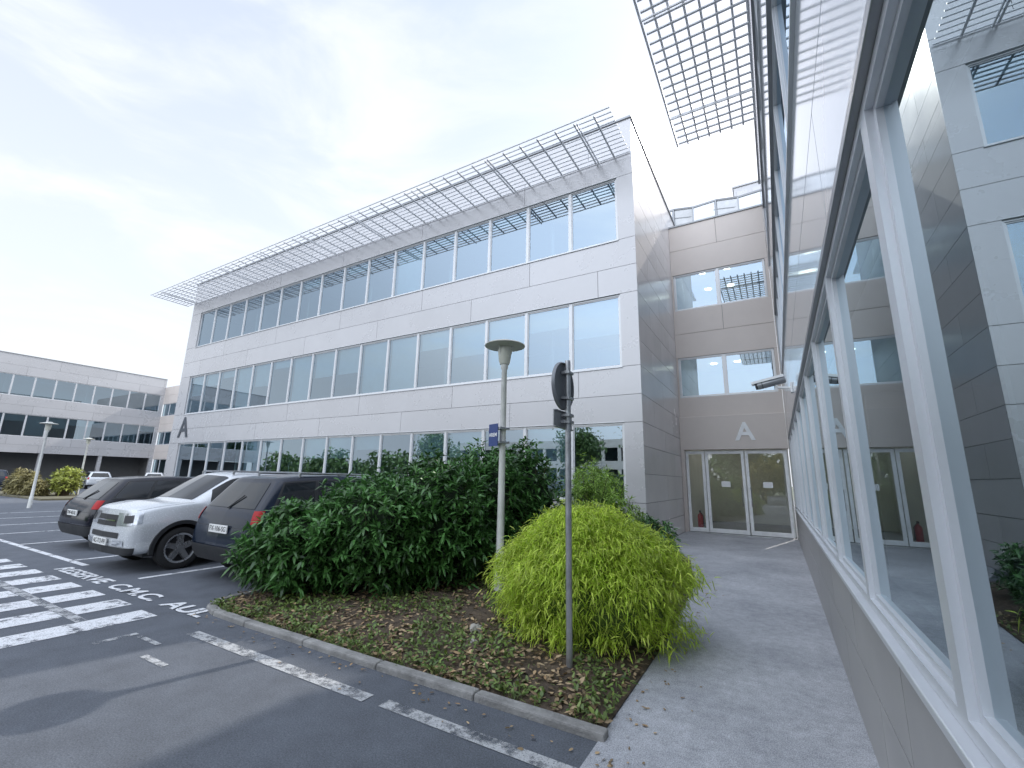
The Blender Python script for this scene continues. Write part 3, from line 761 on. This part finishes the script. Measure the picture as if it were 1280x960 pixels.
bam = thing('bamboo_clump', 'rounded bright yellow-green bamboo clump behind the sign post', 'shrub', (-1.88,4.88,0))
Pb=[]; Db=[]; culms = MB()
for k in range(1200):
    az = rng.uniform(0,2*PI); rho = math.sqrt(rng.uniform(.01,1)); Rm = 1.08*(1+.06*math.sin(3*az+1)+.05*math.sin(7*az))
    top = 1.25*math.sqrt(max(.16,1-(rho*.80)**2))*rng.uniform(.88,1.05)
    if k % 4 == 0: rho = rng.uniform(.72,.95); top = rng.uniform(.20,.65)
    o = np.array([math.cos(az), math.sin(az)*.92, 0]); pts=[]
    b0 = o*rng.uniform(0,.25); dr = rng.uniform(.06,.20)
    for u in np.linspace(0,1,12):
        hr = (u**1.05)*rho*Rm; z = top*(1-(1-min(1,u/.66))**2) - (max(0,u-.66)/.34)**2*dr*(0.3+rho)
        pts.append(b0*(1-u)+o*hr+np.array([0,0,z]))
    pts = np.array(pts)
    if k % 6 == 0:
        for a, b in zip(pts[:-1:3], pts[3::3]): culms.tube(tuple(a), tuple(b), .004, 4, cap=False)
    nl = 60
    u = 1-rng.uniform(0,1,nl)**1.5*.66; fi = u*11; i0 = np.minimum(fi.astype(int),10); f = (fi-i0)[:,None]
    q = pts[i0]*(1-f)+pts[i0+1]*f; tg = norm(pts[i0+1]-pts[i0]+1e-6)
    Pb.append(q+rng.normal(size=(nl,3))*.05); Db.append(tg*.3+o*.5+rng.normal(size=(nl,3))*.75+np.array([0,0,.02]))
Pb = np.concatenate(Pb); Db = np.concatenate(Db); ok = Pb[:,2] > .05; Pb = Pb[ok]; Db = Db[ok]; n = len(Pb)
leaves('foliage', Pb, Db, rng.uniform(.06,.12,n), rng.uniform(.008,.013,n), mBam, bam, droop=.3)
culms.build('culms', M('culm', (.26,.28,.08), .6), bam)
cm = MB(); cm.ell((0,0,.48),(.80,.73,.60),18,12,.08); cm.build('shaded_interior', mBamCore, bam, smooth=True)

f1 = thing('feathery_shrub', 'light green feathery shrub between the lamp post and the building corner', 'shrub')
bush_foliage(f1, [(-2.95,7.9,.95,.6,.6,.95),(-3.2,8.8,1.0,.6,.6,1.0),(-2.45,7.7,.7,.5,.5,.7)], 1300, 12, .12, .018, mFea, None, spread=1.1, inner=.5)
f2 = thing('low_shrub', 'low dark green shrub at the footpath edge right of the bamboo', 'shrub')
bush_foliage(f2, [(-1.95,8.0,.38,.45,.5,.42),(-2.3,9.4,.42,.5,.7,.5),(-2.75,10.9,.4,.35,.4,.45)], 900, 8, .10, .03, mLaurel, mLaurelCore)
f3 = thing('leafy_shrub', 'yellow-green leafy shrub on the far island beside a lamp post', 'shrub', (0,0,0))
bush_foliage(f3, [(-37.4,10.2,1.0,.9,.8,.8),(-36.7,10.0,.7,.6,.6,.6),(-38.1,10.3,.8,.7,.6,.6)], 300, 8, .22, .08, M('yellow_green_leaf', (.36,.40,.09), .5, 0, .3, .8, island=.4, transl=.25), None, inner=.6)
f4 = thing('reddish_shrub', 'reddish green reedy shrub on the far island at the left edge', 'shrub', (0,0,0))
bush_foliage(f4, [(-38.9,8.9,.7,1.2,.5,.7),(-40.4,9.0,.7,1.0,.6,.8),(-37.3,9.0,.5,.7,.5,.5)], 500, 10, .32, .06, M('reddish_leaf', (.26,.23,.10), .6, 0, .3, .8, island=.5, transl=.2), None, inner=.5)

def bed_pts(n, y0=3.2, y1=8.5):
    y = rng.uniform(0,1,n)**1.5*(y1-y0)+y0; xr = np.array([right_edge(v) for v in y]); x = -6.1+(xr+6.1)*rng.uniform(0,1,n)
    return np.stack([x,y,.10+rng.uniform(0,.03,n)],1)
P = bed_pts(20000); e = np.minimum(1, (P[:,1]-3.16)/.5)
xr = np.array([right_edge(v) for v in P[:,1]]); e = np.minimum(e, np.clip((xr-P[:,0])/.5,0,1)); P[:,2] = .03+.09*e+rng.uniform(0,.03,len(P))
patchy = np.sin(P[:,0]*3.1+1)*np.cos(P[:,1]*4.3)+.5*np.sin(P[:,0]*7.7+P[:,1]*5)+rng.normal(size=len(P))*.45
Pi = P[patchy > -.15]; Pl = P[patchy <= .25][::2]
D = rng.normal(size=(len(Pi),3)); D[:,2] = np.abs(D[:,2])*.5+.15
o = leaves('ground_cover', Pi, D, rng.uniform(.025,.07,len(Pi)), rng.uniform(.012,.03,len(Pi)), mIvy, None, .1); tag(o, 'low green weeds and ivy covering the planting bed', 'ground cover', kind='stuff')
D = rng.normal(size=(len(Pl),3)); D[:,2] *= .15
o = leaves('fallen_leaves', Pl+np.array([0,0,-.008]), D, rng.uniform(.03,.08,len(Pl)), rng.uniform(.015,.035,len(Pl)), mLit, None, .02); tag(o, 'brown fallen leaves scattered over the planting bed soil', 'leaves', kind='stuff')
n = 160; P = np.stack([rng.uniform(-6,-.2,n), 3.0-rng.exponential(.12,n), np.full(n,.012)],1); P[n//2:,0] = -1.05+rng.exponential(.09,n-n//2); P[n//2:,1] = rng.uniform(2.6,8,n-n//2)
D = rng.normal(size=(n,3)); D[:,2] = np.abs(D[:,2])*.1
o = leaves('stray_leaves', P, D, rng.uniform(.02,.05,n), rng.uniform(.01,.022,n), mLit, None, .0); tag(o, 'stray dead leaves lying along the kerb and footpath edge', 'leaves', kind='stuff')
n = 700; x = np.repeat(rng.uniform(-5.8,-1.2,60), 12)[:n]; n = len(x); P = np.stack([x+rng.normal(size=n)*.04, 3.175+rng.normal(size=n)*.012, np.full(n,.02)],1)
D = rng.normal(size=(n,3))*.6+np.array([0,-.15,1.0])
o = leaves('grass_tufts', P, D, rng.uniform(.05,.14,n), rng.uniform(.004,.008,n), mIvy, None, .2); tag(o, 'thin grass blades sprouting behind the front kerb', 'grass', kind='stuff')
for (x,y,r_,lb) in ((-2.75,4.05,.09,'pale stone lying in the bed left of the bamboo clump'),(-2.55,3.72,.06,'smaller stone in the bed nearer the kerb')):
    q = MB(); q.ell((0,0,0),(r_,r_*.8,r_*.5),9,6,.25); o = q.build('stone', mStone); o.location = (x,y,.12); o.rotation_euler=(.2,.1,random.random()*3); tag(o, lb, 'stone')

# ------------------------------------------------------------------ what the glass reflects, behind the viewpoint
def tree(x, y, h, cr, mat, lb):
    t = thing('broadleaf_tree', lb, 'tree', (x,y,0), 0, 'trees across the car park')
    k = MB(); k.tube((0,0,0),(.1,.05,h*.45),.22,10,.14)
    P = []
    for i in range(26):
        d = rng.normal(size=3); d /= np.linalg.norm(d); c_ = np.array([0,0,h*.64])+d*np.array([cr*.7,cr*.7,h*.27])*rng.uniform(.3,1)
        if i < 10: k.tube((.1,.05,h*.4), tuple(c_), .08, 6, .02)
        P.append(c_+rng.normal(size=(130,3))*cr*.20)
    P = np.concatenate(P); n = len(P)
    k.build('trunk', mBark, t); leaves('crown', P, rng.normal(size=(n,3)), rng.uniform(.25,.5,n), rng.uniform(.14,.26,n), mat, t)
for i,(x,y,h,cr,mt) in enumerate(((-3,-15,7.5,2.8,mTree),(2.5,-18,7,2.8,mTreeY),(-9,-19,8.5,3.2,mTree),(-19,-24,8,3,mTree),(-38,-22,8,3,mTree),(-1.2,-12,4.2,1.8,mTreeY))):
    tree(x, y, h, cr, mt, ['green broadleaf tree mirrored in the entrance doors','yellow broadleaf tree close to the office wing','tallest green broadleaf tree across the car park','green broadleaf tree left of the tallest one','green broadleaf tree farthest left across the car park','short yellow broadleaf tree nearest the footpath'][i])
Q = thing('office_building', 'white low building across the car park mirrored in the ground-floor windows', 'building', (-14,-30,0), PI)
p = MB(); p.box(0,26,0,.3,0,1); p.box(0,26,0,.3,3,4.0); p.box(0,26,0,.3,5.6,6.6); p.box(0,26,.31,9,6.4,6.6); p.box(0,26,9,9.2,0,6.6); p.box(0,.3,.31,9,0,6.4); p.box(25.7,26,.31,9,0,6.4)
for i in range(13): p.box(i*2,i*2+.4,.02,.28,1,3); p.box(i*2,i*2+.4,.02,.28,4.0,5.6)
p.build('wall', M('white_render', (.7,.7,.68), .8), Q)
p = MB(); p.box(.3,25.7,.29,.3,1,3); p.build('window_band', mCarGl, Q)
p = MB(); p.box(.3,25.7,.29,.3,4.0,5.6); p.build('window_band', mCarGl, Q)
n = 16000; P = np.stack([rng.uniform(-110,50,n), rng.uniform(-46,-41,n), rng.uniform(0,1,n)**.8],1)
P[:,2] = .3+P[:,2]*(4.8+1.4*np.sin(P[:,0]*.35)+1.0*np.sin(P[:,0]*.9+2))
o = leaves('added_tree_belt', P, rng.normal(size=(n,3)), rng.uniform(.7,1.3,n), rng.uniform(.4,.7,n), mTree, None); tag(o, 'added belt of unseen green trees that darkens reflections in cars and glass', 'woodland', kind='stuff')  # tree belt added out of view to darken reflections

# ------------------------------------------------------------------ light
w = bpy.data.worlds.new('World'); sc.world = w; w.use_nodes = True; nt = w.node_tree; nt.nodes.clear()
def N(t, **k):
    n = nt.nodes.new('ShaderNode'+t)
    for a, b in k.items(): setattr(n, a, b)
    return n
def LK_(a, b): nt.links.new(a, b)
el, az = R(40), R(14)
sky = N('TexSky', sky_type='NISHITA', sun_disc=False, sun_elevation=el, sun_rotation=az)
sky.air_density = 1.0; sky.dust_density = .8
sb = N('VectorMath', operation='SCALE'); LK_(sky.outputs[0], sb.inputs[0]); sb.inputs['Scale'].default_value = 2.5
tc = N('TexCoord'); sx = N('SeparateXYZ'); LK_(tc.outputs['Generated'], sx.inputs[0])
mp = N('Mapping'); mp.inputs['Scale'].default_value = (1.0,2.2,5.0); mp.inputs['Rotation'].default_value = (0,.2,.5); LK_(tc.outputs['Generated'], mp.inputs[0])
n1 = N('TexNoise'); n1.inputs['Scale'].default_value = 1.5; n1.inputs['Detail'].default_value = 10; n1.inputs['Roughness'].default_value = .56; n1.inputs['Distortion'].default_value = .5; LK_(mp.outputs[0], n1.inputs['Vector'])
cl = N('MapRange', interpolation_type='SMOOTHSTEP'); LK_(n1.outputs['Fac'], cl.inputs[0]); cl.inputs[1].default_value=.42; cl.inputs[2].default_value=.74; cl.inputs[3].default_value=0; cl.inputs[4].default_value=.36
hz = N('MapRange'); LK_(sx.outputs['Z'], hz.inputs[0]); hz.inputs[1].default_value=0; hz.inputs[2].default_value=.85; hz.inputs[3].default_value=.95; hz.inputs[4].default_value=.54
ad = N('Math', operation='ADD', use_clamp=True); LK_(cl.outputs[0], ad.inputs[0]); LK_(hz.outputs[0], ad.inputs[1])
mx = N('MixRGB'); LK_(ad.outputs[0], mx.inputs[0]); LK_(sb.outputs[0], mx.inputs[1]); mx.inputs[2].default_value = (9.4,9.8,10.4,1)
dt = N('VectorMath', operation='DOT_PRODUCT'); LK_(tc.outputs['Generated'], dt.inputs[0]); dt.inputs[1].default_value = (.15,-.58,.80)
br = N('MapRange', interpolation_type='SMOOTHSTEP'); LK_(dt.outputs['Value'], br.inputs[0]); br.inputs[1].default_value=.38; br.inputs[2].default_value=.92; br.inputs[3].default_value=1; br.inputs[4].default_value=2.8  # sky brightened behind the viewpoint, added to light the facade
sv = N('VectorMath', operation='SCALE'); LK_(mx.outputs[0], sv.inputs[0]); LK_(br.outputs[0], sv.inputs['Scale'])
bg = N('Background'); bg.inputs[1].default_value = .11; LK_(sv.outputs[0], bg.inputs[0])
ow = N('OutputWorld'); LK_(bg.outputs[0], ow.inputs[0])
sd = bpy.data.lights.new('sun', 'SUN'); sd.energy = 3; sd.angle = R(.53); sd.color = (1,.94,.86)
so = bpy.data.objects.new('sun', sd); C.objects.link(so)
d = Vector((math.sin(az)*math.cos(el), math.cos(az)*math.cos(el), math.sin(el)))
so.rotation_euler = d.to_track_quat('Z','Y').to_euler()
